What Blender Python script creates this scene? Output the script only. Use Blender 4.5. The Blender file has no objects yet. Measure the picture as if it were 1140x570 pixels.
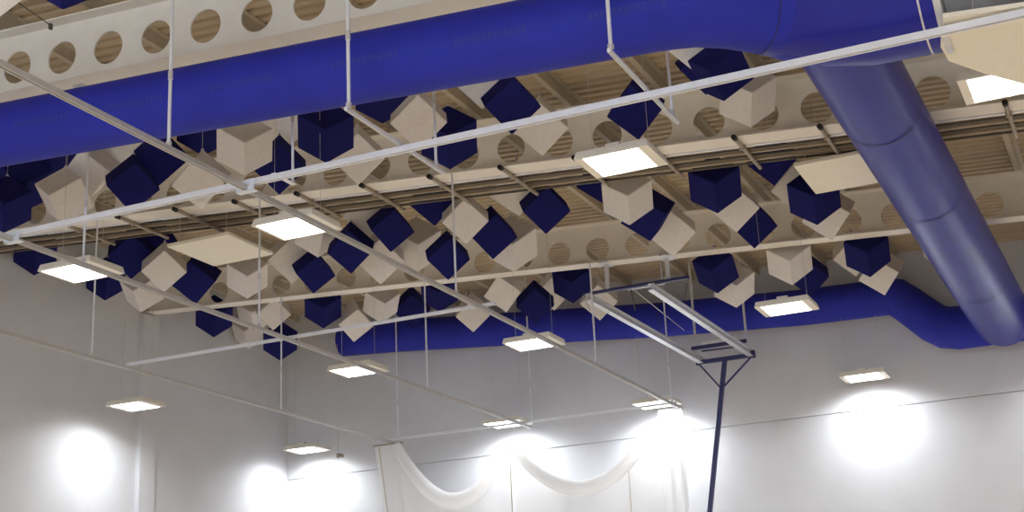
import bpy, bmesh, math, random
from mathutils import Vector, Matrix
random.seed(7)
C = bpy.context.scene.collection
PI = math.pi

# ------------------------------------------------------------------ camera model
F = 1593.16
RT = Vector((0.9077711067717529, 0.4169826450888964, -0.0455751182670365))
UP = Vector((0.16368293001926756, -0.25209431021014794, 0.9537590666305498))
FW = Vector((-0.3862117503788491, 0.8732547924027313, 0.2970968721056625))
# the camera stands at the origin; the floor is 1.6 m below it
def ray(x, y): return RT*((x-570)/F) - UP*((y-285)/F) + FW
def atz(x, y, z): r = ray(x, y); return r*(z/r.z)
def aty(x, y, Y): r = ray(x, y); return r*(Y/r.y)
def depth(p): return FW.dot(p)

cam = bpy.data.cameras.new('camera'); cam.sensor_width = 36; cam.lens = 36*F/1140
cam.clip_end = 200
co = bpy.data.objects.new('camera', cam); C.objects.link(co)
R3 = Matrix((RT, UP, -FW)).transposed()
co.matrix_world = R3.to_4x4()
bpy.context.scene.camera = co

# ------------------------------------------------------------------ materials
def mat(name, col, rough=.6, metal=0, noise=0, nscale=8, bump=0, bscale=60, spec=.5, emit=None, estr=0, sheen=0):
    m = bpy.data.materials.new(name); m.use_nodes = True
    nt = m.node_tree; b = nt.nodes['Principled BSDF']
    b.inputs['Base Color'].default_value = (*col, 1); b.inputs['Roughness'].default_value = rough
    b.inputs['Metallic'].default_value = metal; b.inputs['Specular IOR Level'].default_value = spec
    if noise or bump:
        tc = nt.nodes.new('ShaderNodeTexCoord')
    if noise:
        n = nt.nodes.new('ShaderNodeTexNoise'); n.inputs['Scale'].default_value = nscale; n.inputs['Detail'].default_value = 4
        nt.links.new(tc.outputs['Object'], n.inputs['Vector'])
        r = nt.nodes.new('ShaderNodeValToRGB')
        r.color_ramp.elements[0].position = .3; r.color_ramp.elements[1].position = .7
        r.color_ramp.elements[0].color = (*[max(0, c*(1-noise)) for c in col], 1)
        r.color_ramp.elements[1].color = (*[min(1, c*(1+noise)) for c in col], 1)
        nt.links.new(n.outputs['Fac'], r.inputs['Fac']); nt.links.new(r.outputs['Color'], b.inputs['Base Color'])
    if bump:
        n2 = nt.nodes.new('ShaderNodeTexNoise'); n2.inputs['Scale'].default_value = bscale
        nt.links.new(tc.outputs['Object'], n2.inputs['Vector'])
        bp = nt.nodes.new('ShaderNodeBump'); bp.inputs['Strength'].default_value = bump; bp.inputs['Distance'].default_value = .01
        nt.links.new(n2.outputs['Fac'], bp.inputs['Height']); nt.links.new(bp.outputs['Normal'], b.inputs['Normal'])
    if emit:
        b.inputs['Emission Color'].default_value = (*emit, 1); b.inputs['Emission Strength'].default_value = estr
    return m
M = {}
M['wall'] = mat('wall_paint', (.62, .63, .66), .85, noise=.03, nscale=1.5, bump=.15, bscale=25)
M['deck'] = mat('roof_deck', (.50, .405, .28), .6, noise=.05, nscale=3)
M['beam'] = mat('beam_paint', (.78, .745, .675), .5, noise=.03, nscale=4)
M['purlin'] = mat('purlin_steel', (.50, .44, .34), .5, metal=.15, noise=.06)
M['floor'] = mat('sports_floor', (.64, .52, .385), .4, noise=.08, nscale=5)
M['white'] = mat('white_acoustic_fabric', (.74, .715, .69), .95, noise=.04, nscale=9, bump=.3, bscale=120, spec=.1)
M['navy'] = mat('navy_acoustic_fabric', (.013, .014, .115), .95, noise=.12, nscale=9, bump=.3, bscale=120, spec=.12)
M['duct'] = mat('blue_duct_fabric', (.021, .029, .355), .6, noise=.08, nscale=2.2, bump=.08, bscale=7, spec=.2)
M['duct2'] = mat('blue_duct_enamel', (.018, .023, .285), .34, noise=.08, nscale=2.2, bump=.05, bscale=5, spec=.24)
M['duct_dark'] = mat('blue_duct_lettering', (.015, .022, .28), .6)
M['seam'] = mat('duct_seam', (.015, .017, .14), .5)
M['galv'] = mat('galvanised_steel', (.66, .67, .70), .38, metal=.55, noise=.08, nscale=14)
M['galv2'] = mat('dull_galvanised_sheet', (.50, .52, .58), .45, metal=.15, noise=.15, nscale=6)
M['alu'] = mat('white_aluminium_track', (.80, .83, .90), .4, metal=.25, noise=.03)
M['track'] = mat('grey_curtain_track', (.56, .55, .54), .42, metal=.35, noise=.05)
M['groove'] = mat('track_groove', (.34, .31, .27), .6)
M['cream'] = mat('cream_enamel', (.84, .80, .68), .5, noise=.02)
M['daylight'] = mat('daylit_frosted_glass', (.8, .85, .9), .5, emit=(.78, .88, 1.0), estr=4.5)
M['housing'] = mat('lamp_housing', (.80, .77, .68), .45)
M['lit'] = mat('lamp_diffuser', (.9, .9, .9), .4, emit=(1.0, .985, .96), estr=5)
M['tan'] = mat('dull_strut_steel', (.36, .31, .25), .55, metal=.3, noise=.1)
M['black'] = mat('black_rubber', (.012, .012, .012), .6)
M['cable'] = mat('dark_cable', (.10, .085, .065), .6)
M['cable2'] = mat('brown_cable_tray', (.30, .25, .18), .6)
M['navysteel'] = mat('navy_painted_steel', (.022, .025, .12), .35, spec=.6)
M['wire'] = mat('suspension_wire', (.55, .54, .52), .4, metal=.4)
M['clamp'] = mat('pale_blue_clamp', (.70, .78, .88), .35)
M['seamtape'] = mat('tan_net_tape', (.50, .42, .28), .8)
def netmat():
    m = bpy.data.materials.new('white_netting'); m.use_nodes = True
    nt = m.node_tree; b = nt.nodes['Principled BSDF']; out = nt.nodes['Material Output']
    b.inputs['Base Color'].default_value = (.93, .93, .93, 1); b.inputs['Roughness'].default_value = .9
    tl = nt.nodes.new('ShaderNodeBsdfTranslucent'); tl.inputs['Color'].default_value = (.93, .93, .93, 1)
    tp = nt.nodes.new('ShaderNodeBsdfTransparent')
    m1 = nt.nodes.new('ShaderNodeMixShader'); m1.inputs[0].default_value = .45
    m2 = nt.nodes.new('ShaderNodeMixShader'); m2.inputs[0].default_value = .15
    nt.links.new(b.outputs[0], m1.inputs[1]); nt.links.new(tl.outputs[0], m1.inputs[2])
    nt.links.new(m1.outputs[0], m2.inputs[1]); nt.links.new(tp.outputs[0], m2.inputs[2])
    nt.links.new(m2.outputs[0], out.inputs['Surface'])
    return m
M['net'] = netmat()

# ------------------------------------------------------------------ mesh builder
def wloc(o):
    v = Vector(o.location)
    while o.parent: o = o.parent; v += Vector(o.location)
    return v
class MB:
    def __init__(s): s.v = []; s.f = []; s.sm = []
    def add(s, vs, fs, smooth=False):
        b = len(s.v); s.v += [Vector(p) for p in vs]; s.f += [tuple(i+b for i in f) for f in fs]; s.sm += [smooth]*len(fs); return s
    def hexa(s, p):   # 8 points: bottom 4 ccw, top 4 ccw
        return s.add(p, [(3, 2, 1, 0), (4, 5, 6, 7), (0, 1, 5, 4), (1, 2, 6, 5), (2, 3, 7, 6), (3, 0, 4, 7)])
    def box(s, x0, x1, y0, y1, z0, z1):
        return s.hexa([(x0, y0, z0), (x1, y0, z0), (x1, y1, z0), (x0, y1, z0), (x0, y0, z1), (x1, y0, z1), (x1, y1, z1), (x0, y1, z1)])
    def bar(s, a, b, w, h, up=Vector((0, 0, 1)), ch=0):   # rectangular bar along a-b
        a = Vector(a); b = Vector(b); d = (b-a).normalized(); u = Vector(up); u = (u-d*u.dot(d)).normalized(); r = d.cross(u)
        if ch:
            pr = [(-w/2+ch, -h/2), (w/2-ch, -h/2), (w/2, -h/2+ch), (w/2, h/2-ch), (w/2-ch, h/2), (-w/2+ch, h/2), (-w/2, h/2-ch), (-w/2, -h/2+ch)]
        else:
            pr = [(-w/2, -h/2), (w/2, -h/2), (w/2, h/2), (-w/2, h/2)]
        return s.prism(a, b, r, u, pr)
    def prism(s, a, b, r, u, pr):
        n = len(pr); vs = [a+r*x+u*y for x, y in pr]+[b+r*x+u*y for x, y in pr]
        fs = [(i, (i+1) % n, n+(i+1) % n, n+i) for i in range(n)]+[tuple(range(n))[::-1], tuple(range(n, 2*n))]
        return s.add(vs, fs)
    def sweep(s, pts, rad, n=24, cap=True, smooth=True):
        pts = [Vector(p) for p in pts]; rs = rad if isinstance(rad, (list, tuple)) else [rad]*len(pts)
        rings = []; u = None
        for i, p in enumerate(pts):
            d = (pts[min(i+1, len(pts)-1)]-pts[max(i-1, 0)]).normalized()
            if u is None:
                u = Vector((0, 0, 1)) if abs(d.z) < .9 else Vector((1, 0, 0))
            u = (u-d*u.dot(d)).normalized(); r = d.cross(u)
            rings.append([p+(r*math.cos(2*PI*k/n)+u*math.sin(2*PI*k/n))*rs[i] for k in range(n)])
        vs = [q for R_ in rings for q in R_]; fs = []
        for i in range(len(pts)-1):
            for k in range(n):
                fs.append((i*n+k, i*n+(k+1) % n, (i+1)*n+(k+1) % n, (i+1)*n+k))
        s.add(vs, fs, smooth)
        if cap:
            s.add(rings[0], [tuple(range(n))[::-1]]); s.add(rings[-1], [tuple(range(n))])
        return s
    def tube(s, a, b, r, n=10): return s.sweep([a, b], r, n)
    def build(s, name, m, parent=None, origin=None, bevel=0):
        lo = Vector((min(p[i] for p in s.v) for i in range(3))); hi = Vector((max(p[i] for p in s.v) for i in range(3)))
        og = Vector(origin) if origin else (lo+hi)/2
        me = bpy.data.meshes.new(name); me.from_pydata([p-og for p in s.v], [], s.f); me.update()
        bm = bmesh.new(); bm.from_mesh(me); bmesh.ops.recalc_face_normals(bm, faces=bm.faces); bm.to_mesh(me); bm.free()
        for p, q in zip(me.polygons, s.sm): p.use_smooth = q
        me.materials.append(M[m]); o = bpy.data.objects.new(name, me); C.objects.link(o)
        if parent: o.parent = parent; o.location = og-wloc(parent)
        else: o.location = og
        if bevel:
            bv = o.modifiers.new('bevel', 'BEVEL'); bv.width = bevel; bv.segments = 2; bv.limit_method = 'ANGLE'
        return o
def tag(o, label=None, cat=None, group=None, kind=None):
    for k, v in (('label', label), ('category', cat), ('group', group), ('kind', kind)):
        if v: o[k] = v
    return o
def thing(name, loc, label, cat, group=None):
    o = bpy.data.objects.new(name, None); o.empty_display_size = .2; C.objects.link(o); o.location = loc
    return tag(o, label, cat, group)

# ------------------------------------------------------------------ the room
XL, XR, YB, YF, ZF = -20.05, 12.0, 30.65, -7.0, -1.6
def zr(x): return 9.90-.062*(x+20)          # underside of the roof deck, falling to the right
def struct(mb, name, m): return tag(mb.build(name, m), kind='structure')
struct(MB().box(XL-.3, XR+.3, YF-.3, YB+.3, ZF-.2, ZF), 'floor', 'floor')
w = MB()
for z0, z1 in ((ZF, 5.59), (5.61, 10.2)): w.box(XL-.3, XR+.3, YB, YB+.05, z0, z1)
w.box(XL-.3, XR+.3, YB+.05, YB+.3, ZF, 10.2)
struct(w, 'wall_back', 'wall')
w = MB()
w.box(XL-.3, XL, YF-.3, YB+.05, ZF, 10.2)
struct(w, 'wall_left', 'wall')
struct(MB().box(XR, XR+.3, YF, YB, ZF, 10.2), 'wall_right', 'wall')
struct(MB().box(XL, XR, YF-.3, YF, ZF, 10.2), 'wall_front', 'wall')
for i, x in enumerate((-15.5, -9.2, -2.9, 3.4, 9.0)):
    wb = MB(); x0, x1, z0, z1 = x-2.3, x+2.0, 3.4, 6.6
    fr = MB()
    for a in (x0-.06, (x0+x1)/2-.03, x1): fr.box(a, a+.06, YF+.001, YF+.07, z0, z1)
    for a in (z0-.06, z1): fr.box(x0-.06, x1+.06, YF+.001, YF+.08, a, a+.06)
    fo = struct(fr, 'window_%d' % (i+1), 'alu')
    MB().box(x0, x1, YF+.004, YF+.02, z0, z1).build('frosted_pane', 'daylight', fo)
# profiled roof deck: trapezoid ribs running along x
d = MB(); ys = []; y = YF-.2; P = .22
while y < YB+.2:
    ys += [(y, 0), (y+.10, 0), (y+.125, .045), (y+.195, .045)]; y += P
n = len(ys); vs = []
for x in (XL-.3, XR+.3):
    for yy, zz in ys: vs.append((x, yy, zr(x)+zz))
for x in (XL-.3, XR+.3):
    for yy, zz in ys: vs.append((x, yy, zr(x)+zz+.03))
fs = [(i, i+1, n+i+1, n+i) for i in range(n-1)]+[(2*n+i, 2*n+i+1, 3*n+i+1, 3*n+i) for i in range(n-1)]
d.add(vs, fs); struct(d, 'ceiling', 'deck')
struct(MB().box(XL, XL+.12, 24.72, 25.25, ZF, 8.62), 'trim_1', 'wall')
# purlins
px = -1.37; k = 0
pl = []
while px > XL+.3: pl.append(px); px -= 1.525
pl = [0.15, 1.68, 3.2, 4.7, 6.2, 7.8, 9.3, 10.8][::-1]+pl
for i, x in enumerate(pl):
    b = MB(); z1 = zr(x)-.006
    b.prism(Vector((x, YF, z1)), Vector((x, YB, z1)), Vector((1, 0, 0)), Vector((0, 0, 1)),
            [(-.01, 0), (-.01, -.19), (-.08, -.19), (-.08, -.165), (-.085, -.165), (-.085, -.20), (0, -.20), (0, -.01), (.075, -.01), (.075, 0)])
    nm = b.build('trim_%d' % (i+2), 'purlin'); tag(nm, kind='structure')

# ------------------------------------------------------------------ cellular beams
def line(p, q): 
    k = (q.z-p.z)/(q.x-p.x); return lambda x: p.z+k*(x-p.x)
def cell_beam(Y, fw, zb, hp, pitch, r, label, H):
    xa, xb = XL+.02, XR-.02
    t = thing('cellular_beam', (xa, Y, zb(xa)), label, 'beam', 'perforated roof beams')
    s = zb(1)-zb(0); wt = .012; hx = hp.x; hz = hp.z-zb(hp.x)
    web = MB(); x0 = hx-math.floor((hx-pitch/2-xa)/pitch)*pitch-pitch/2
    N = 32
    def P3(x, z, y): return Vector((x, Y+y, zb(x)+z))
    if x0 > xa: web.hexa([P3(xa, .02, -wt), P3(x0, .02, -wt), P3(x0, .02, wt), P3(xa, .02, wt), P3(xa, H-.02, -wt), P3(x0, H-.02, -wt), P3(x0, H-.02, wt), P3(xa, H-.02, wt)])
    x = x0
    while x+pitch < xb:
        cx = x+pitch/2
        vs = []; fs = []
        for k in range(N):
            a = 2*PI*k/N; c, sn = math.cos(a), math.sin(a)
            kx = (pitch/2)/abs(c) if abs(c) > 1e-6 else 1e9
            up = (H-.02-hz) if sn > 0 else (hz-.02)
            kz = up/abs(sn) if abs(sn) > 1e-6 else 1e9
            q = min(kx, kz)
            for yy in (-wt, wt):
                vs.append(P3(cx+r*c, hz+r*sn, yy)); vs.append(P3(cx+q*c, hz+q*sn, yy))
        for k in range(N):
            j = (k+1) % N
            fs += [(4*k, 4*j, 4*j+1, 4*k+1), (4*k+2, 4*k+3, 4*j+3, 4*j+2), (4*k, 4*k+2, 4*j+2, 4*j)]
        # corner triangles of the square cell
        cor = [(1, 1), (-1, 1), (-1, -1), (1, -1)]
        for sx, sz in cor:
            zc = (H-.02-hz) if sz > 0 else -(hz-.02)
            ang = math.atan2(zc, sx*pitch/2) % (2*PI); k = int(ang/(2*PI)*N); j = (k+1) % N
            b = len(vs)
            vs += [P3(cx+sx*pitch/2, hz+zc, -wt), P3(cx+sx*pitch/2, hz+zc, wt)]
            fs += [(4*k+1, 4*j+1, b), (4*k+3, b+1, 4*j+3)]
        web.add(vs, fs)
        x += pitch
    web.hexa([P3(x, .02, -wt), P3(xb, .02, -wt), P3(xb, .02, wt), P3(x, .02, wt), P3(x, H-.02, -wt), P3(xb, H-.02, -wt), P3(xb, H-.02, wt), P3(x, H-.02, wt)])
    web.build('web', 'beam', t)
    for nm, z in (('bottom_flange', 0), ('top_flange', H-.022)):
        f = MB(); y0, y1 = -fw/2, fw/2
        f.hexa([P3(xa, z, y0), P3(xb, z, y0), P3(xb, z, y1), P3(xa, z, y1), P3(xa, z+.022, y0), P3(xb, z+.022, y0), P3(xb, z+.022, y1), P3(xa, z+.022, y1)])
        f.build(nm, 'beam', t)
    return t
Y1, Y2, Y3 = 13.70, 19.15, 25.0
zb1 = line(aty(0, 103.5, Y1-.2), aty(300, 40, Y1-.2))
zb2 = line(aty(400, 206, Y2-.19), aty(1000, 129, Y2-.19))
zb3 = line(aty(180, 345.5, Y3-.16), aty(1000, 255.5, Y3-.16))
cell_beam(Y1, .40, zb1, aty(121, 53, Y1), .785, .238, 'white round-holed steel beam nearest, above the long blue duct', .95)
cell_beam(Y2, .38, zb2, aty(676, 151, Y2), .80, .24, 'cream round-holed steel beam in the middle, cross struts under its flange', .84)
cell_beam(Y3, .32, zb3, aty(800, 262, Y3), .81, .24, 'cream round-holed steel beam farthest, carrying the hoop frame', .82)

# small spotlight on the near beam, rod clamp above it
p = aty(87, 95, Y1-.2)
t = thing('spotlight', p, 'small spotlight clamped to the flange of the nearest white beam', 'spotlight')
MB().box(p.x-.05, p.x+.10, p.y-.05, p.y+.06, p.z-.03, p.z-.005).build('bracket', 'galv', t)
MB().tube((p.x, p.y-.02, p.z-.03), (p.x, p.y-.02, p.z-.06), .015).build('stem', 'galv', t)
MB().sweep([(p.x, p.y+.05, p.z-.08), (p.x, p.y-.03, p.z-.10), (p.x, p.y-.06, p.z-.108)], [.02, .032, .036]).build('head', 'black', t)
p = aty(56, 28, Y1-.2); q = aty(0, -14, Y1-2)
q = Vector((p.x-.4, Y1-2.2, p.z+.0))
q = atz(8, -6, p.z+.02)
t = thing('tie_rod', p, 'thin dark tie rod clamped on top of the nearest beam', 'rod')
MB().tube(q, p, .008, 8).build('rod', 'cable', t)
MB().box(p.x-.018, p.x+.018, p.y-.02, p.y+.03, p.z-.06, p.z+.02).build('clamp', 'cable', t)

# ------------------------------------------------------------------ track grid
ZT = 6.0
def rail(x0, y0, x1, y1, label, style='track', z=ZT, wdt=.062, name='curtain_track', cat='track'):
    a = Vector((x0, y0, z)); b = Vector((x1, y1, z))
    t = thing(name, a, label, cat, 'suspended track grid' if name == 'curtain_track' else None)
    d = (b-a).normalized(); u = Vector((0, 0, 1)); r = d.cross(u); h = wdt; wd = wdt
    # hollow C channel, slot facing down
    s_ = wd*.16; th = wd*.12
    pr = [(-wd/2, -h/2), (-s_, -h/2), (-s_, -h/2+th), (-wd/2+th, -h/2+th), (-wd/2+th, h/2-th), (wd/2-th, h/2-th), (wd/2-th, -h/2+th), (s_, -h/2+th), (s_, -h/2), (wd/2, -h/2), (wd/2, h/2), (-wd/2, h/2)]
    mb = MB(); nn = len(pr); vs = [a+r*x+u*y for x, y in pr]+[b+r*x+u*y for x, y in pr]
    mb.add(vs, [(i, (i+1) % nn, nn+(i+1) % nn, nn+i) for i in range(nn)])
    mb.build('channel', style, t)
    g = MB(); g.bar(a+u*(h*.1), b+u*(h*.1), wd*.6, h*.3, u); g.build('inner_runner', 'groove', t)
    for e in (a, b):
        MB().bar(e-d*.006, e+d*.006, wd*1.05, h*1.05, u).build('end_cap', style, t)
    return t
XA, XB2, XC = -9.36, -12.97, -16.42
rail(XA, 8.0, XA, 30.05, 'grey track running away, rightmost of the three long tracks')
rail(XB2, 8.0, XB2, 29.95, 'grey track running away, middle of the three long tracks')
rail(XC, 10.0, XC, 29.95, 'grey track running away, leftmost of the three long tracks by the left wall')
rail(-19.5, 13.43, XR-.6, 13.43, 'bright white crossbar spanning the whole view in front of the blue ducts', 'alu', ZT-.002+.068, .072)
rail(XC-.02, 19.95, XA+.2, 19.95, 'thin white crossbar below the far cubes left of the hoop frame', 'alu', ZT+.056, .05)
rail(XC-.1, 29.52, XA+.05, 29.52, 'thin white crossbar near the back wall carrying the netting', 'alu', ZT+.056, .05)
for x, a, b, lb in ((-7.26, 12.22, 14.5, 'short white track piece on two rods beside the middle hanging rod'), (-4.28, 12.3, 14.45, 'short white track piece on two rods left of the elbow duct')):
    rail(x, a, x, b, lb, 'alu', ZT+.13, .038, 'track_hanger', 'bracket')
# clamps where the tracks cross
for x, lb in ((XA, 'pale blue clamp joining crossbar and rightmost long track'), (XB2, 'pale blue clamp joining crossbar and middle long track at left edge')):
    y = 13.43
    t = thing('track_clamp', (x, y, ZT), lb, 'clamp', 'track crossing clamps')
    MB().box(x-.13, x+.13, y-.05, y+.05, ZT-.045, ZT-.035).box(x-.13, x-.035, y-.05, y-.042, ZT-.045, ZT+.10).box(x+.035, x+.13, y-.05, y-.042, ZT-.045, ZT+.10).build('plate', 'clamp', t, bevel=.003)
    for sx in (-.06, .06): MB().tube((x+sx, y-.06, ZT+.03), (x+sx, y-.04, ZT+.03), .012, 8).build('bolt', 'galv', t)

# hanging rods
def rod(x, y, z0, z1, label, r=.017, foot=0):
    t = thing('hanging_rod', (x, y, z0), label, 'rod', 'vertical hanging rods')
    ro = MB().tube((x, y, z0), (x, y, z1), r, 10).build('rod', 'alu', t)
    MB().tube((x, y, z0+.005), (x, y, z0+.05), r*1.6, 10).build('end_nut', 'galv', ro)
    if foot: MB().box(x-.03, x+.03, foot, y+.03, z0-.012, z0).build('foot_bracket', 'alu', t)
    if z1-z0 > 1.2: MB().tube((x, y, z0+.8), (x, y, z0+.9), r*1.4, 10).build('coupler', 'galv', ro)
ztt = ZT+.035
rod(XA, 11.93, ztt, zr(XA)-.01, 'white hanging rod in front of the long duct, left of the two', .021)
rod(-7.26, 12.28, ZT+.165, zr(-7.26)-.01, 'white hanging rod in front of the long duct, centre, meeting short track', .021)
rod(-4.28, 12.36, ZT+.165, zr(-4.28)-.01, 'white hanging rod in front of the long duct, nearest the duct junction', .021)
rod(-8.97, 13.82, ZT+.115, zb1(-8.97), 'white rod behind the long duct dropping to crossbar right of the clamp', foot=13.4)
rod(-7.26, 14.3, ZT+.165, zr(-7.26)-.01, 'white rod behind the long duct at far end of centre short track')
rod(-4.28, 14.28, ZT+.165, zr(-4.28)-.01, 'white rod behind the duct at far end of right short track')
rod(XA, 18.98, ztt, zb2(XA), 'white rod from middle beam to rightmost long track, over navy cube')
rod(XB2, 24.86, ztt, zb3(XB2), 'white rod from farthest beam to middle long track')
rod(-16.15, 29.4, ztt, zr(-16.15)-.01, 'white rod near the back wall at left end of netting')
rod(-12.7, 29.4, ztt, zr(-12.7)-.01, 'white rod near the back wall above middle of netting')
rod(XC, 24.86, ztt, zb3(XC), 'white rod from farthest beam to leftmost long track')
rod(XC, 19.0, ztt, zb2(XC), 'white rod at far left from middle beam down to leftmost long track')
rod(XA, 24.86, ztt, zb3(XA), 'white rod from farthest beam just left of hoop frame')
rod(XA, 29.35, ztt, zr(XA)-.01, 'white rod near the back wall above right end of netting')
rod(XB2, 14.75, ztt, zr(XB2)-.01, 'white rod above the leftmost bright lamp behind the crossbar')
rod(XB2, 18.98, ztt, zb2(XB2), 'white rod from middle beam to middle long track beside cream panel')

# ------------------------------------------------------------------ blue ducts
def zd1(x): return 7.05-.057*(x+8.6)
YD = 13.02
a = Vector((XL+.05, YD, zd1(XL+.05))); b = Vector((-3.85, YD, zd1(-3.85)))
t = thing('air_duct', a, 'long blue round duct crossing the top of the view with faded lettering', 'duct')
rd = .405
MB().sweep([a.lerp(b, k/12) for k in range(13)], rd, 48).build('duct_pipe', 'duct', t)
# faded lettering: small dark strokes lying on the near lower side of the pipe
def letters(xc, length, ang, n):
    g = MB()
    for i in range(n):
        x = xc-length/2+length*(i+.5)/n
        wdt = length/n*.66
        for seg in range(2 if i % 3 else 3):
            a0 = ang-5+seg*4.2; a1 = a0+2.6
            q = []
            for xx in (x-wdt/2, x+wdt/2):
                for aa in (a0, a1):
                    an = math.radians(aa)
                    for rr in (rd-.002, rd+.0025): q.append(Vector((xx, YD-rr*math.cos(an), zd1(xx)-rr*math.sin(an))))
            g.add(q, [(0, 1, 3, 2), (4, 6, 7, 5), (0, 4, 5, 1), (2, 3, 7, 6), (1, 5, 7, 3), (0, 2, 6, 4)])
        an0, an1 = math.radians(ang-5), math.radians(ang+6.4)
        for xx in (x-wdt/2, x+wdt/4):
            q = []
            for x2 in (xx, xx+wdt*.25):
                for an in (an0, an1):
                    for rr in (rd-.002, rd+.0025): q.append(Vector((x2, YD-rr*math.cos(an), zd1(x2)-rr*math.sin(an))))
            g.add(q, [(0, 1, 3, 2), (4, 6, 7, 5), (0, 4, 5, 1), (2, 3, 7, 6), (1, 5, 7, 3), (0, 2, 6, 4)])
    o = g.build('faded_lettering', 'duct_dark', t); o['label'] = 'faded darker blue lettering'
for pxx, pyy in ((45, 137), (149, 119), (268, 100), (405, 73), (545, 45), (698, 18)):
    q = aty(pxx, pyy, YD-rd*.97)
    letters(q.x, .86, 14, 13)

# junction fitting, wide header and branch
zh = 6.84
path = [(-3.98, YD, zd1(-3.98)), (-3.85, YD, zd1(-3.85)), (-3.6, 13.06, 6.77), (-3.3, 13.2, 6.78), (-2.98, 13.42, 6.80), (-2.7, 13.66, 6.82), (-2.4, 13.84, zh), (-2.0, 13.92, zh), (-1.25, 13.94, zh)]
rad = [rd+.003, rd+.005, .415, .45, .51, .58, .65, .70, .71]
t = thing('duct_junction', path[0], 'blue duct junction where the long duct meets the big branch', 'duct')
MB().sweep(path[:6], rad[:6], 48).build('reducer', 'duct', t)
MB().sweep(path[4:], rad[4:], 48).build('header', 'duct2', t)
for i in (4,):
    pp = Vector(path[i]); dd = (Vector(path[i+1])-Vector(path[i-1])).normalized()
    MB().sweep([pp-dd*.008, pp+dd*.008], rad[i]+.006, 48, cap=False).build('seam_ring', 'seam', t)
o = MB().sweep([(-1.27, 13.94, zh), (-1.20, 13.94, zh)], .745, 48).build('end_flange', 'galv', t); o['label'] = 'bright steel end flange'
MB().sweep([(-1.42, 13.94, zh), (-1.40, 13.94, zh)], .712, 48).build('seam_ring', 'galv', t)
t = tag(MB().sweep([(-1.19, 13.94, zh+.12), (-.9, 13.94, zh+.12), (2.5, 13.94, zh-.05), (6, 13.94, zh-.25)], .56, 40).build('steel_duct', 'galv2'), 'bare grey steel duct continuing right from the bright flange', 'duct')
RB = .515; XD = -2.44
ye = 29.75
t = thing('branch_duct', (XD, 14.2, 6.95), 'big blue branch duct slanting down the right side of the view', 'duct')
def xd(y): return -2.49+.11*(y-14.2)/15.6
def rb(y): return .495+.085*(y-14.2)/15.6
MB().sweep([(xd(14.2+(ye-14.2)*k/10), 14.2+(ye-14.2)*k/10, 6.95) for k in range(11)], [rb(14.2+(ye-14.2)*k/10) for k in range(11)], 48).build('duct_pipe', 'duct2', t)
for q in ((973, 153), (1030, 236), (1087, 327)):
    yy = atz(*q, 6.95-RB*.75).y
    MB().sweep([(xd(yy), yy-.02, 6.95), (xd(yy), yy+.02, 6.95)], rb(yy)+.010, 48, cap=False).build('seam_ring', 'seam', t)
# far duct along the back wall with a stepped elbow
yf = 29.95
cps = [(-17.95, 8.78), (-16.3, 8.67), (-9.6, 8.06), (-6.4, 7.85), (-4.55, 7.80)]
t = thing('air_duct', (-18.12, yf, 8.8), 'blue duct along the back wall behind the far cubes', 'duct')
MB().sweep([(-17.97, yf, 8.78)]+[(x, yf, z) for x, z in cps], [.33]+[.39]*5, 40).build('duct_pipe', 'duct', t)
MB().sweep([(-4.57, yf, 7.80), (-4.45, yf, 7.78), (-4.2, yf, 7.55), (-3.75, yf, 7.10), (-3.55, yf, 6.98), (-3.3, yf, 6.93), (-1.2, yf, 6.93)], [.395, .40, .40, .42, .44, .45, .45], 40).build('elbow', 'duct', t)
for x, z in ((-16.2, 8.67), (-9.6, 8.06)):
    MB().sweep([(x-.012, yf, z), (x+.012, yf, z)], .395, 40, cap=False).build('seam_ring', 'seam', t)
# strap hangers for the far duct come from the roof
for x in (-14.5, -7.5):
    z0 = 8.67+(8.06-8.67)*(x+16.2)/6.6 if x < -9.6 else 7.97
    tag(MB().bar((x, yf, z0+.38), (x, yf, zr(x)-.01), .03, .004, Vector((0, 1, 0))).build('strap_hanger', 'galv'), 'flat steel strap holding the far blue duct, %s of two' % ('left' if x < -10 else 'right'), 'hanger')
for y in (16.5, 22.3, 28.0):
    tag(MB().bar((XD, y, 6.95+rb(y)-.01), (XD, y, zr(XD)-.01), .03, .004, Vector((1, 0, 0))).build('strap_hanger', 'galv'), 'flat steel strap holding the branch duct, %s' % {16.5: 'nearest', 22.3: 'middle', 28.0: 'farthest'}[y], 'hanger')

# ------------------------------------------------------------------ services under the middle beam
def zs(x): return zb2(x)-.05
ordn = ['first', 'second', 'third', 'fourth', 'fifth', 'sixth', 'seventh', 'eighth', 'ninth', 'tenth', 'eleventh', 'twelfth', 'thirteenth', 'fourteenth', 'fifteenth', 'sixteenth']
k = 0; x = -18.42
xs = [aty(332, 224, Y2-.2).x+1.236*i for i in range(-4, 11)]
k = 0
for x in xs:
    if x < XL+.3: continue
    z = zb2(x)-.034
    t = thing('cross_strut', (x, Y2-.24, z), '%s tube strut from the left under the middle beam' % ordn[k], 'strut', 'tube struts under the middle beam')
    st = MB().sweep([(x, Y2-.27, z), (x, Y2+1.17, z)], .031, 14).build('strut_tube', 'tan', t)
    MB().sweep([(x, Y2-.285, z), (x, Y2-.20, z)], .040, 14).build('dark_end_cap', 'black', st)
    MB().box(x-.045, x+.045, Y2+.17, Y2+.21, z-.04, z+.06).build('saddle_clip', 'tan', t)
    k += 1
def run(yy, dz, r, m, label, nm='service_pipe', sq=False):
    a = Vector((XL+.05, yy, zb2(XL)+dz)); b = Vector((XR-.1, yy, zb2(XR)+dz))
    g = MB()
    if sq: g.bar(a, b, r*2, r*1.4)
    else: g.tube(a, b, r, 10)
    tag(g.build(nm, m), label, 'pipe' if nm == 'service_pipe' else 'cable tray')
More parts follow.
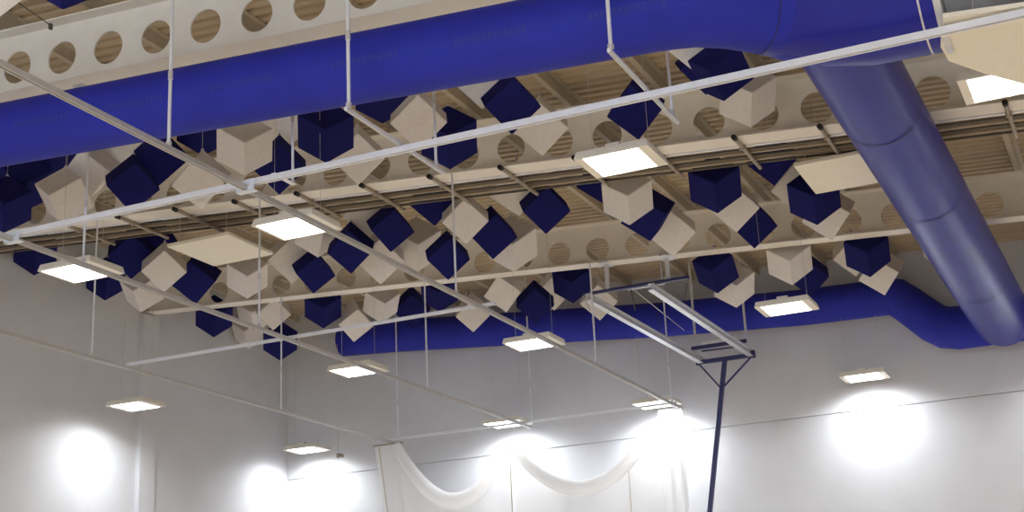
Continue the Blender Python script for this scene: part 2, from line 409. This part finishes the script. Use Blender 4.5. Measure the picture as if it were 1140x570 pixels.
run(Y2+.28, .024, .026, 'alu', 'thin white pipe just behind the middle beam flange')
run(Y2+.44, .022, .020, 'cable', 'dark cable run nearest behind the middle beam', 'cable_tray', True)
run(Y2+.58, .03, .030, 'cable2', 'brown cable run second behind the middle beam', 'cable_tray', True)
run(Y2+.74, .022, .018, 'cable', 'thin dark cable run third behind the middle beam', 'cable_tray', True)
run(Y2+.90, .03, .034, 'cable2', 'brown cable run fourth behind the middle beam', 'cable_tray', True)
run(Y2+1.07, .024, .020, 'cable', 'dark cable run farthest behind the middle beam', 'cable_tray', True)

# ------------------------------------------------------------------ radiant panels
def panel(x0, x1, y0, y1, z, label, th=.06, wires=True):
    t = thing('radiant_panel', ((x0+x1)/2, (y0+y1)/2, z), label, 'heating panel', 'cream ceiling heating panels')
    MB().box(x0, x1, y0, y1, z, z+th).build('panel_body', 'cream', t, bevel=.008)
    MB().box(x0+.1, x1-.1, y0+.1, y1-.1, z+th, z+th+.04).build('back_cover', 'galv', t)
    if wires:
        for a in (x0+.15, x1-.15):
            for b in (y0+.15, y1-.15):
                MB().tube((a, b, z+th), (a, b, zr(a)-.02), .005, 6).build('suspension_wire', 'wire', t)
panel(-15.2, -13.9, 19.4, 20.78, 7.90, 'flat cream panel on the left below the struts of middle beam')
panel(-4.2, -2.6, 20.0, 21.42, 7.40, 'flat cream panel half behind the big branch duct')
# the near cream panel right of the bright flange, seen from below, set askew
pc = [atz(*q, 6.13) for q in ((1050, 20), (1047, 52), (1056, 68), (1096, 82), (1145, 95), (1215, 108))]
pc += [Vector((1.2, 14.6, 6.13)), Vector((1.2, 13.75, 6.13))]
t = thing('radiant_panel', pc[0], 'large cream panel at right edge under the grey steel duct', 'heating panel', 'cream ceiling heating panels')
mb = MB(); n = len(pc)
mb.add([p_ for p_ in pc]+[p_+Vector((0, 0, .05)) for p_ in pc], [tuple(range(n)), tuple(range(n, 2*n))]+[(i, (i+1) % n, n+(i+1) % n, n+i) for i in range(n)])
mb.build('panel_body', 'cream', t)
for q in ((-.9, 13.3), (.9, 13.9)):
    MB().tube((q[0], q[1], 6.17), (q[0], q[1], zh-.5), .006, 6).build('suspension_wire', 'wire', t)

# ------------------------------------------------------------------ lamps
ZL = 6.13
SPREAD = 156
def make_lamp(cx, cy, label, z=ZL, ml=.10, mr=.13):
    t = thing('high_bay_lamp', (cx, cy, z), label, 'lamp', 'square ceiling lamps')
    hx, hy = .465, .375
    h = MB()
    h.hexa([Vector((cx-hx, cy-hy, z+.018)), Vector((cx+hx, cy-hy, z+.018)), Vector((cx+hx, cy+hy, z+.018)), Vector((cx-hx, cy+hy, z+.018)),
            Vector((cx-hx+.02, cy-hy+.02, z+.10)), Vector((cx+hx-.02, cy-hy+.02, z+.10)), Vector((cx+hx-.02, cy+hy-.02, z+.10)), Vector((cx-hx+.02, cy+hy-.02, z+.10))])
    h.build('housing', 'housing', t, bevel=.006)
    r = MB()
    for a, b, c, d_ in ((-hx, hx, -hy, -hy+.03), (-hx, hx, hy-.03, hy), (-hx, -hx+ml, -hy+.03, hy-.03), (hx-mr, hx, -hy+.03, hy-.03)):
        r.box(cx+a, cx+b, cy+c, cy+d_, z, z+.018)
    r.build('rim', 'housing', t)
    MB().box(cx-hx+ml, cx+hx-mr, cy-hy+.03, cy+hy-.03, z+.004, z+.0175).build('diffuser', 'lit', t)
    ld = bpy.data.lights.new('lamp_light', 'AREA'); ld.shape = 'RECTANGLE'; ld.size = 2*hx-ml-mr; ld.size_y = 2*hy-.06
    ld.energy = 42; ld.spread = math.radians(SPREAD); ld.color = (.93, .97, 1.0)
    lo_ = bpy.data.objects.new('lamp_light', ld); C.objects.link(lo_); lo_.parent = t; lo_.location = ((ml-mr)/2, 0, .0025)
    MB().box(cx-.09, cx+.09, cy-.3, cy+.3, z+.10, z+.15).build('gear_tray', 'housing', t)
    for sx in (-.36, .36):
        MB().tube((cx+sx, cy, z+.10), (cx+sx, cy, zr(cx+sx)-.02), .003, 6).build('suspension_wire', 'wire', t)
    return t
def kids(o): return [c for c in bpy.data.objects if c.parent == o]
cols = {'C': -18.85, 'B': -13.52, 'A': -9.86, 'D': -5.27, 'E': -.84}
vis = {('B', 15.35): 'bright square lamp at far left under the middle track, nearest row',
       ('A', 15.3): 'bright square lamp below the clamp crossing, nearest row',
       ('D', 15.3): 'largest bright lamp, below the middle beam at centre right',
       ('E', 15.45): 'bright lamp cut by the right edge beside cream panel',
       ('C', 23.2): 'lamp by the left wall column, glowing against grey wall',
       ('B', 23.1): 'lamp under the middle long track, in front of far duct end',
       ('A', 23.1): 'lamp under the rightmost long track, below the far duct',
       ('D', 23.3): 'lamp hanging on thin wires in front of far duct at right',
       ('C', 30.0): 'small lamp in the corner of left and back walls',
       ('B', 30.0): 'small lamp over the middle of the netting at back wall',
       ('A', 30.0): 'small lamp over the right end of the netting',
       ('D', 29.85): 'small lamp at lower right lighting the bare back wall'}
for (c, y), lb in vis.items():
    x = cols[c]
    if (c, y) == ('C', 30.0): x = -18.95
    make_lamp(x, y if y < 29 else 29.85, lb, ZL+(.06 if c == 'E' else 0), *((.05, .2) if c in 'AB' else (.10, .13)))
rest = [(-18.6, 15.3, 'lamp left of the frame in the second row')]
for c, x in (('E', -.84), ('F', 3.7), ('G', 8.2)):
    for y, nm in ((23.2, 'third'), (29.85, 'last')): rest.append((x, y, 'lamp right of the frame, %s row, column %s' % (nm, {'E': 'one', 'F': 'two', 'G': 'three'}[c])))
for x, nm in ((3.7, 'two'), (8.2, 'three')): rest.append((x, 15.3, 'lamp right of the frame, second row, column %s' % nm))
for y, rn in ((7.6, 'above the camera'), (0.0, 'behind the camera')):
    for x, nm in ((-18.6, 'first'), (-13.52, 'second'), (-9.86, 'third'), (-5.27, 'fourth'), (-.84, 'fifth'), (3.7, 'sixth'), (8.2, 'seventh')):
        rest.append((x, y, 'lamp %s, %s from the left wall' % (rn, nm)))
for x, y, lb in rest: make_lamp(x, y, lb)

# ------------------------------------------------------------------ acoustic cubes
def cube_mesh(name, m):
    bm = bmesh.new(); bmesh.ops.create_cube(bm, size=1)
    bmesh.ops.bevel(bm, geom=bm.edges[:], offset=.012, segments=2, affect='EDGES')
    # stand it on a corner, one lower face looking to -y
    R = Vector((1, 1, 1)).normalized().rotation_difference(Vector((0, 0, 1))).to_matrix()
    bmesh.ops.rotate(bm, verts=bm.verts, cent=(0, 0, 0), matrix=R)
    nrm = [R @ Vector(v) for v in ((-1, 0, 0), (0, -1, 0), (0, 0, -1))]
    n = nrm[0]; a = math.atan2(n.x, -n.y)
    bmesh.ops.rotate(bm, verts=bm.verts, cent=(0, 0, 0), matrix=Matrix.Rotation(-a, 3, 'Z'))
    me = bpy.data.meshes.new(name); bm.to_mesh(me); bm.free(); me.materials.append(M[m]); return me
CM = {'B': cube_mesh('navy_block', 'navy'), 'W': cube_mesh('white_block', 'white')}
wm = bpy.data.meshes.new('unit_wire'); bm = bmesh.new(); bmesh.ops.create_cone(bm, segments=6, radius1=.0035, radius2=.0035, depth=1, cap_ends=True)
bmesh.ops.translate(bm, verts=bm.verts, vec=(0, 0, .5)); bm.to_mesh(wm); bm.free(); wm.materials.append(M['wire'])
em = bpy.data.meshes.new('eyelet'); bm = bmesh.new(); bmesh.ops.create_cone(bm, segments=12, radius1=.03, radius2=.012, depth=.03, cap_ends=True); bm.to_mesh(em); bm.free(); em.materials.append(M['galv'])
BASE = {0: 10.6, 1: 16.35, 2: 21.55, 3: 26.55}
# bay, layer, colour, bottom corner px, edge px, yaw, distance, words
CUBES = [
 (0, 0, 'B', 70, 11, 58, 52, 10.25, 'above the nearest beam at top left, only its tip in view'),
 (0, 0, 'W', -12, 28, 56, 0, 10.35, 'cut by the top left corner of the view'),
 (1, 0, 'B', 4, 260, 40, 58, 15.60, 'lowest at the left edge, cut by the frame'),
 (1, 1, 'B', 26, 236, 40, 62, 16.15, 'at the left edge just above the lowest one'),
 (1, 2, 'B', 56, 199, 40, 62, 16.65, 'tucked right under the long duct at far left'),
 (1, 0, 'W', 70, 250, 40, 30, 15.95, 'at far left above the crossbar, beside navy ones'),
 (1, 1, 'W', 100, 221, 40, -22, 16.44, 'under the long duct at far left, grey upper facet showing'),
 (1, 2, 'W', 133, 192, 40, 0, 16.95, 'just under the duct left of the rightmost track'),
 (1, 0, 'B', 146, 237, 41, 5, 15.90, 'left of the clamp crossing, large tilted square face'),
 (1, 1, 'B', 177, 207, 41, 0, 16.50, 'crossed by the rightmost long track under the duct'),
 (1, 2, 'B', 226, 174, 42, 60, 16.75, 'under the long duct left of a big white hexagon'),
 (1, 0, 'W', 272, 196, 44, 60, 15.35, 'showing a hexagon of three faces above the clamp crossing'),
 (1, 1, 'W', 224, 234, 42, -14, 16.45, 'half behind the crossbar left of the clamp'),
 (1, 2, 'W', 294, 180, 41, 20, 17.40, 'mostly hidden behind the big white hexagon'),
 (1, 0, 'B', 311, 217, 42, 0, 16.40, 'right of the clamp, crossed by a rod and crossbar'),
 (1, 2, 'W', 324, 161, 44, 10, 16.50, 'directly under the duct left of a big navy hexagon'),
 (1, 0, 'B', 363, 182, 44.5, 60, 15.60, 'big hexagon under the duct left of the centre rod'),
 (1, 1, 'W', 399, 206, 42, 0, 17.35, 'below right of the big navy hexagon behind the crossbar'),
 (1, 1, 'B', 426, 138, 44, 58, 16.45, 'under the duct right of the centre rod'),
 (1, 0, 'W', 467, 168, 45, 0, 15.63, 'large pale square behind the crossbar right of centre rod'),
 (1, 0, 'B', 501, 189, 45, 60, 16.41, 'hexagon crossed by crossbar, dark top, near thin rod'),
 (1, 2, 'W', 537, 122, 44, 0, 16.80, 'under the duct between two big navy ones'),
 (1, 0, 'B', 570, 150, 45, 8, 16.40, 'large square face above the crossbar near centre'),
 (1, 1, 'W', 604, 174, 43, 0, 17.95, 'below the crossbar left of the largest lamp'),
 (1, 0, 'B', 711, 156, 44, -8, 17.55, 'touching the top of the largest lamp'),
 (1, 1, 'W', 778, 84, 44, 0, 16.95, 'right under the duct bend, left of a navy one'),
 (1, 2, 'B', 786, 106, 42, 10, 17.65, 'small bit showing between white one and navy neighbour'),
 (1, 0, 'B', 806, 113, 45, 38, 16.71, 'under the duct bend crossed by the white crossbar'),
 (1, 1, 'W', 836, 142, 45, 68, 18.30, 'pale cube between the duct bend and the middle beam'),
 # between the middle and the far beam
 (2, 2, 'B', 38, 307, 33, 60, 20.85, 'smallest at far left behind the leftmost lamp'),
 (2, 2, 'B', 117, 335, 30, 60, 22.95, 'tip below the leftmost track, right of leftmost lamp'),
 (2, 0, 'B', 146, 311, 37, 0, 20.85, 'largest navy shape right of the leftmost lamp'),
 (2, 1, 'B', 173, 288, 31, 12, 21.55, 'left of the left cream panel, under struts'),
 (2, 0, 'W', 182, 326, 35, 0, 20.85, 'below the left cream panel, leftmost pale one'),
 (2, 1, 'W', 157, 348, 31, 38, 22.30, 'tip hanging at the left end of far beam'),
 (2, 0, 'B', 218, 339, 36, -15, 21.68, 'directly below the left cream panel'),
 (2, 0, 'W', 275, 333, 32, 60, 21.90, 'hexagon right under the left cream panel'),
 (2, 1, 'W', 325, 316, 38, 0, 22.07, 'big pale one touching the small navy square below clamp-crossing lamp'),
 (2, 0, 'B', 349, 327, 31.5, 12, 21.91, 'small square touching far beam below the lamp under clamp crossing'),
 (2, 0, 'W', 354, 287, 34, 72, 20.95, 'just under the lamp below the clamp crossing'),
 (2, 0, 'B', 391, 305, 36, -5, 20.85, 'crossed by the rightmost track, tall dark top'),
 (2, 1, 'W', 410, 266, 38, -5, 21.17, 'below the struts left of centre, partly behind navy'),
 (2, 0, 'W', 424, 317, 38, 0, 21.65, 'touching far beam, lower middle left, pale on pale'),
 (2, 0, 'B', 435, 281, 35, 12, 20.85, 'square below the struts, left of two stacked ones'),
 (2, 1, 'W', 465, 303, 38, 62, 22.32, 'pale hexagon between two navy ones above far beam'),
 (2, 1, 'B', 484, 252, 37, -5, 20.97, 'triangle tip right under the struts near thin rod'),
 (2, 0, 'B', 499, 312, 34, 5, 21.67, 'behind the thin rod touching far beam'),
 (2, 0, 'W', 519, 272, 37, 0, 20.85, 'large pale square right of the thin rod'),
 (2, 0, 'B', 549, 289, 37, 10, 21.49, 'square at the middle of the view above far beam'),
 (2, 1, 'W', 572, 303, 39, 60, 22.34, 'with grey upper facet behind central navy square'),
 (2, 1, 'W', 578, 241, 40, -22, 21.12, 'pale one right below the struts at centre'),
 (2, 0, 'B', 608, 261, 38, 8, 20.85, 'square left of the largest lamp, below struts'),
 (2, 1, 'B', 675, 229, 40, -24, 21.19, 'directly under the largest lamp'),
 (2, 0, 'W', 701, 251, 40, 60, 20.85, 'hexagon below right of the largest lamp'),
 (2, 1, 'B', 724, 269, 39, -22, 21.72, 'below a white hexagon right of the largest lamp'),
 (2, 2, 'W', 750, 286, 38, 0, 22.56, 'above the hoop frame touching far beam'),
 (2, 0, 'B', 799, 238, 41, 60, 20.85, 'big hexagon with dark top right of largest lamp'),
 (2, 1, 'W', 820, 259, 38, 5, 21.95, 'tucked below the big right navy hexagon'),
 (2, 2, 'B', 840, 277, 36, 12, 23.85, 'lowest of the stair of three above right far lamp'),
 (2, 1, 'B', 862, 207, 39, 0, 21.45, 'triangle tip below the struts at right'),
 (2, 2, 'W', 888, 236, 38, 0, 22.75, 'sliver left of the navy hexagon by right cream panel'),
 (2, 0, 'B', 910, 251, 40.5, 60, 21.90, 'hexagon under the right cream panel corner'),
 (2, 1, 'W', 926, 268, 39, -14, 22.80, 'below right of the navy hexagon by right panel'),
 # beyond the far beam
 (3, 1, 'B', 238, 376, 29, 60, 25.62, 'hanging under far beam near its left end'),
 (3, 1, 'W', 284, 370, 28, 50, 26.39, 'grey-sided one under far beam left of small square'),
 (3, 0, 'W', 304, 368, 27, 5, 26.07, 'small pale square under far beam at left'),
 (3, 2, 'W', 277, 389, 26, 45, 28.22, 'lowest white tip at left above a thin crossbar'),
 (3, 1, 'B', 312, 402, 27, 60, 27.22, 'lowest navy one at left, crossed by track'),
 (3, 0, 'B', 360, 366, 29.5, 60, 25.62, 'hexagon under far beam left of the far duct end'),
 (3, 0, 'W', 394, 381, 28, 13, 26.32, 'square face in front of the far duct end'),
 (3, 0, 'W', 425, 360, 28, 70, 26.26, 'with one bright narrow face under far beam'),
 (3, 2, 'B', 459, 366, 29, 0, 27.11, 'blending into the far duct, dark top under beam'),
 (3, 1, 'B', 490, 348, 29, 58, 26.52, 'under far beam where the rightmost track crosses it'),
 (3, 0, 'W', 527, 370, 27, 0, 28.42, 'square tip in front of the far duct, left centre'),
 (3, 0, 'W', 564, 348, 31, -18, 25.62, 'under far beam, bright narrow right face'),
 (3, 1, 'B', 597, 361, 30, 0, 26.52, 'square against the far duct above a lamp'),
 (3, 2, 'W', 617, 346, 28, 0, 28.27, 'grey facets left of the hoop frame bar'),
 (3, 1, 'B', 638, 338, 30, 58, 26.77, 'under far beam behind left end of hoop frame'),
 (3, 2, 'W', 668, 357, 30, 0, 27.57, 'behind the hoop frame bar against far duct'),
 (3, 0, 'B', 799, 327, 33, 48, 25.62, 'under far beam right of the hoop frame'),
 (3, 1, 'W', 820, 343, 32, 65, 26.42, 'below right navy one beside the hoop frame'),
 (3, 0, 'W', 882, 318, 35, 60, 25.62, 'hexagon over the lamp hung on thin wires'),
 (3, 2, 'B', 903, 331, 31, 0, 28.37, 'behind a white hexagon above wire-hung lamp'),
 (3, 0, 'B', 969, 309, 35, 60, 25.62, 'rightmost navy hexagon under far beam'),
 (3, 1, 'W', 985, 329, 33, -18, 26.72, 'below the rightmost navy hexagon'),
 (3, 2, 'W', 953, 308, 32, 0, 27.67, 'sliver left of the rightmost navy hexagon'),
 (3, 1, 'W', 1052, 302, 30, 0, 28.12, 'half hidden behind the branch duct'),
]
GR = {0: 'acoustic cubes before the nearest beam', 1: 'acoustic cubes between nearest and middle beams', 2: 'acoustic cubes between middle and far beams', 3: 'acoustic cubes beyond the far beam'}
for zn, ly, c, bx, by, a, psi, Y, words in CUBES:
    P0 = aty(bx, by, Y); e = a*depth(P0)/F
    ctr = P0+Vector((0, 0, .866*e))
    fw_ = Vector((ctr.x, ctr.y, 0)).normalized(); rt_ = Vector((fw_.y, -fw_.x, 0))
    ps = math.radians(psi); fr = -fw_*math.cos(ps)+rt_*math.sin(ps)
    t = thing('acoustic_cube', ctr, '%s cube %s' % ('navy' if c == 'B' else 'white', words), 'acoustic cube', GR[zn])
    t.rotation_euler.z = math.atan2(fr.x, -fr.y)
    o = bpy.data.objects.new('foam_block', CM[c]); C.objects.link(o); o.parent = t; o.scale = (e, e, e)
    o = bpy.data.objects.new('eyelet', em); C.objects.link(o); o.parent = t; o.location = (0, 0, .866*e)
    o = bpy.data.objects.new('suspension_wire', wm); C.objects.link(o); o.parent = t; o.location = (0, 0, .866*e)
    o.scale = (1, 1, max(.02, zr(ctr.x)-.005-(ctr.z+.866*e)))

# ------------------------------------------------------------------ basketball hoop frame
A = aty(649, 328, 25.0); B_ = aty(767, 308.5, 25.0); A.z = B_.z = (A.z+B_.z)/2
t = thing('hoop_frame', A, 'folded ceiling hoop frame with navy bars and two silver beams', 'hoop frame')
MB().bar(A, B_, .075, .055, ch=.006).build('top_bar', 'navysteel', t)
MB().bar(A+Vector((.9, .06, -.03)), B_+Vector((-.5, .06, -.03)), .04, .03).build('lower_strip', 'alu', t)
for q in ((675, 295), (742, 286)):
    p = aty(*q, 25.0); x = p.x
    h = MB().bar((x, 25.0, A.z), (x, 25.0, zb3(x)-.002), .085, .02, Vector((0, 1, 0)))
    h.build('hanger_plate', 'galv', t)
    bc = MB().box(x-.10, x+.10, 24.80, 25.20, zb3(x)-.012, zb3(x)-.002).build('beam_clamp', 'galv', t)
    for s in (-.07, .07): MB().tube((x+s, 24.815, zb3(x)-.03), (x+s, 24.815, zb3(x)+.07), .012, 8).build('clamp_bolt', 'galv', bc)
YH = 29.55
n1, n2 = aty(657, 326, 25.0), aty(727, 316, 25.0); f1, f2 = aty(781, 402, YH), aty(836, 391, YH)
f1.z = f2.z = (f1.z+f2.z)/2; n1.z = n2.z = A.z-.02
for a_, b_ in ((n1, f1), (n2, f2)):
    mb = MB(); dd = (b_-a_).normalized(); u = (Vector((0, 0, 1))-dd*dd.z).normalized(); r = dd.cross(u)
    w_, h_, th = .12, .14, .012
    pr = [(-w_/2, -h_/2), (w_/2, -h_/2), (w_/2, -h_/2+th), (th/2, -h_/2+th), (th/2, h_/2-th), (w_/2, h_/2-th), (w_/2, h_/2), (-w_/2, h_/2), (-w_/2, h_/2-th), (-th/2, h_/2-th), (-th/2, -h_/2+th), (-w_/2, -h_/2+th)]
    nn = len(pr); aa = a_-dd*.12+Vector((0, 0, -.09)); bb = b_+dd*.1+Vector((0, 0, -.02))
    vs = [aa+r*x+u*y for x, y in pr]+[bb+r*x+u*y for x, y in pr]
    mb.add(vs, [(i, (i+1) % nn, nn+(i+1) % nn, nn+i) for i in range(nn)]+[tuple(range(nn)), tuple(range(nn, 2*nn))])
    o = mb.build('slide_beam', 'galv', t); o['label'] = 'bright galvanised beam'
g1 = aty(777, 405, YH); g2 = aty(838, 394, YH); g1.z = g2.z = (g1.z+g2.z)/2
MB().bar(g1, g2, .09, .09, ch=.008).build('pivot_bar', 'navysteel', t)
for g_, f_ in ((g1, f1), (g2, f2)):
    MB().box(g_.x-.03, g_.x+.05, YH-.05, YH+.05, g_.z-.06, f_.z+.04).build('pivot_lug', 'navysteel', t)
e1 = aty(770, 388, 29.2); e2 = aty(831, 379.5, 29.2); e1.z = e2.z = (e1.z+e2.z)/2
MB().bar(e1, e2, .09, .07, ch=.006).build('rear_bar', 'navysteel', t)
MB().tube(aty(781, 382, 29.3), aty(818, 376, 29.3), .04, 14).build('counter_tube', 'alu', t)
MB().bar(aty(781, 391, 29.3), aty(829, 385, 29.3), .03, .03).build('brace_strip', 'navysteel', t)
for q in ((775, 388), (831, 377)):
    p = aty(*q, 29.25); MB().bar(p-Vector((0, 0, .12)), Vector((p.x, p.y, zr(p.x)-.02)), .05, .02, Vector((0, 1, 0))).build('rear_hanger', 'galv', t)
ptop = aty(807, 400, YH); pbot = aty(790, 572, YH); dd = (pbot-ptop).normalized()
MB().bar(ptop, pbot+dd*.9, .095, .095, Vector((0, 1, 0)), ch=.008).build('drop_pole', 'navysteel', t)
pj = aty(803.5, 433, YH)
for q in (g1, g2): MB().bar(q, pj, .035, .035, Vector((0, 1, 0))).build('diagonal_brace', 'navysteel', t)
# cords hanging near the bar
for q0, q1 in (((702, 320), (707, 345)), ((765, 315), (763, 335))):
    p = aty(*q0, 25.05); q = aty(*q1, 25.05); MB().tube(p, q, .012, 6).build('pull_cord', 'cable', t)
MB().tube(aty(705, 322, 25.05), aty(762, 368, 28.6), .008, 6).build('guy_wire', 'wire', t)
p = aty(649, 329, 25.0); MB().tube(p, aty(657, 346, 25.0), .014, 8).build('hook_arm', 'galv', t)

# ------------------------------------------------------------------ netting at the back wall
YN = 29.52
def catz(x, xa, za, xb, zb_, sag):
    u = (x-xa)/(xb-xa); return za+(zb_-za)*u-sag*4*u*(1-u)
def cloth(name, xa, xb, ztop, zbot, wav, amp, parent, ph=0, nx=70, nz=24, lean=0):
    vs = []; fs = []
    for j in range(nz+1):
        for i in range(nx+1):
            x = xa+(xb-xa)*i/nx; v = j/nz
            z1 = ztop(x); z0 = zbot(x); z = z1+(z0-z1)*v
            y = YN+amp*math.sin(x*wav+ph+.5*math.sin(z*1.3))*(.4+.6*v)+.02*math.sin(x*3.1+z)
            vs.append((x+lean*v, y, z))
    for j in range(nz):
        for i in range(nx): fs.append((j*(nx+1)+i, j*(nx+1)+i+1, (j+1)*(nx+1)+i+1, (j+1)*(nx+1)+i))
    o = MB().add(vs, fs, True).build(name, 'net', parent)
    return o
def swag(name, xa, za, xb, zb_, sag, r0, parent, dy=0):
    pts = []; rs = []
    for i in range(33):
        u = i/32; x = xa+(xb-xa)*u
        pts.append((x, YN-.07+dy, catz(x, xa, za, xb, zb_, sag))); rs.append(r0*(.55+.45*math.sin(PI*u)))
    return MB().sweep(pts, rs, 14).build(name, 'net', parent)
x0, x1, x2, x3 = -16.25, -13.32, -9.75, -9.2
t = thing('net_curtain', (x0, YN, ZT-.04), 'white netting bay on the left, sagging in a deep swag', 'netting', 'white netting curtains')
tp1 = lambda x: catz(x, x0, 5.95, x1, 5.7, 1.25)
cloth('net_sheet', x0, x1, lambda x: tp1(x)-.05, lambda x: 1.2, 7, .05, t)
swag('swag_roll', x0+.02, 5.9, x1, 5.62, 1.32, .19, t)
cloth('end_strip', -16.85, x0-.0, lambda x: 5.93, lambda x: 1.2, 9, .03, t, nx=16, lean=.6)
o = MB().bar((-16.72, YN-.045, 5.9), (-16.1, YN-.06, 1.2), .02, .006, Vector((0, 1, 0))).build('edge_tape', 'seamtape', t)
o = MB().bar((x1, YN-.06, 5.6), (x1, YN-.06, 1.2), .02, .006, Vector((0, 1, 0))).build('edge_tape', 'seamtape', t)
MB().bar((-16.9, YN, 5.955), (x0+.15, YN, 5.955), .05, .03).build('top_batten', 'tan', t)
t = thing('net_curtain', (x1, YN, ZT-.04), 'white netting bay on the right with gathered end folds', 'netting', 'white netting curtains')
tp2 = lambda x: catz(x, x1+.02, 5.7, x2, 5.75, 1.15)
cloth('net_sheet', x1+.03, x2, lambda x: tp2(x)-.05, lambda x: 1.2, 6, .05, t)
swag('swag_roll', x1+.03, 5.55, x2, 5.7, 1.2, .17, t)
cloth('end_strip', x2+.01, x3, lambda x: 5.93, lambda x: 1.2, 26, .045, t, nx=60)
MB().bar((-10.5, YN-.06, 5.0), (-10.5, YN-.06, 1.2), .015, .006, Vector((0, 1, 0))).build('edge_tape', 'seamtape', t)

# small sensor by the corner lamp and white cable on the near beam
p = aty(378, 507, 29.6)
t = thing('sensor', p, 'small dark sensor beside the corner lamp', 'sensor')
MB().box(p.x-.07, p.x-.01, p.y-.04, p.y+.04, p.z-.06, p.z+.05).build('body', 'groove', t, bevel=.008)
MB().tube((p.x+.01, p.y, p.z), (p.x+.10, p.y, p.z-.02), .045, 14).build('lens_barrel', 'tan', t)
MB().tube((p.x-.04, p.y, p.z+.05), (p.x-.04, p.y, zr(p.x)-.02), .005, 6).build('suspension_wire', 'wire', t)
a = aty(-4, 125, Y1-.15); b = aty(62, 111, Y1-.12)
tag(MB().sweep([a, a.lerp(b, .35)+Vector((0, 0, -.03)), a.lerp(b, .7)+Vector((0, 0, -.01)), b+Vector((0, 0, .03))], .010, 8).build('white_cable', 'alu'), 'loose white cable along the nearest beam at left edge', 'cable')

# ------------------------------------------------------------------ look
sc = bpy.context.scene
w = bpy.data.worlds.new('world'); sc.world = w; w.use_nodes = True
w.node_tree.nodes['Background'].inputs['Color'].default_value = (.02, .02, .022, 1)
sc.view_settings.view_transform = 'Standard'; sc.view_settings.look = 'None'
sc.view_settings.gamma = 1; sc.view_settings.use_curve_mapping = False
sc.view_settings.exposure = .93
sc.cycles.use_denoising = True
sc.cycles.max_bounces = 10; sc.cycles.diffuse_bounces = 6
sc.cycles.sample_clamp_indirect = 10
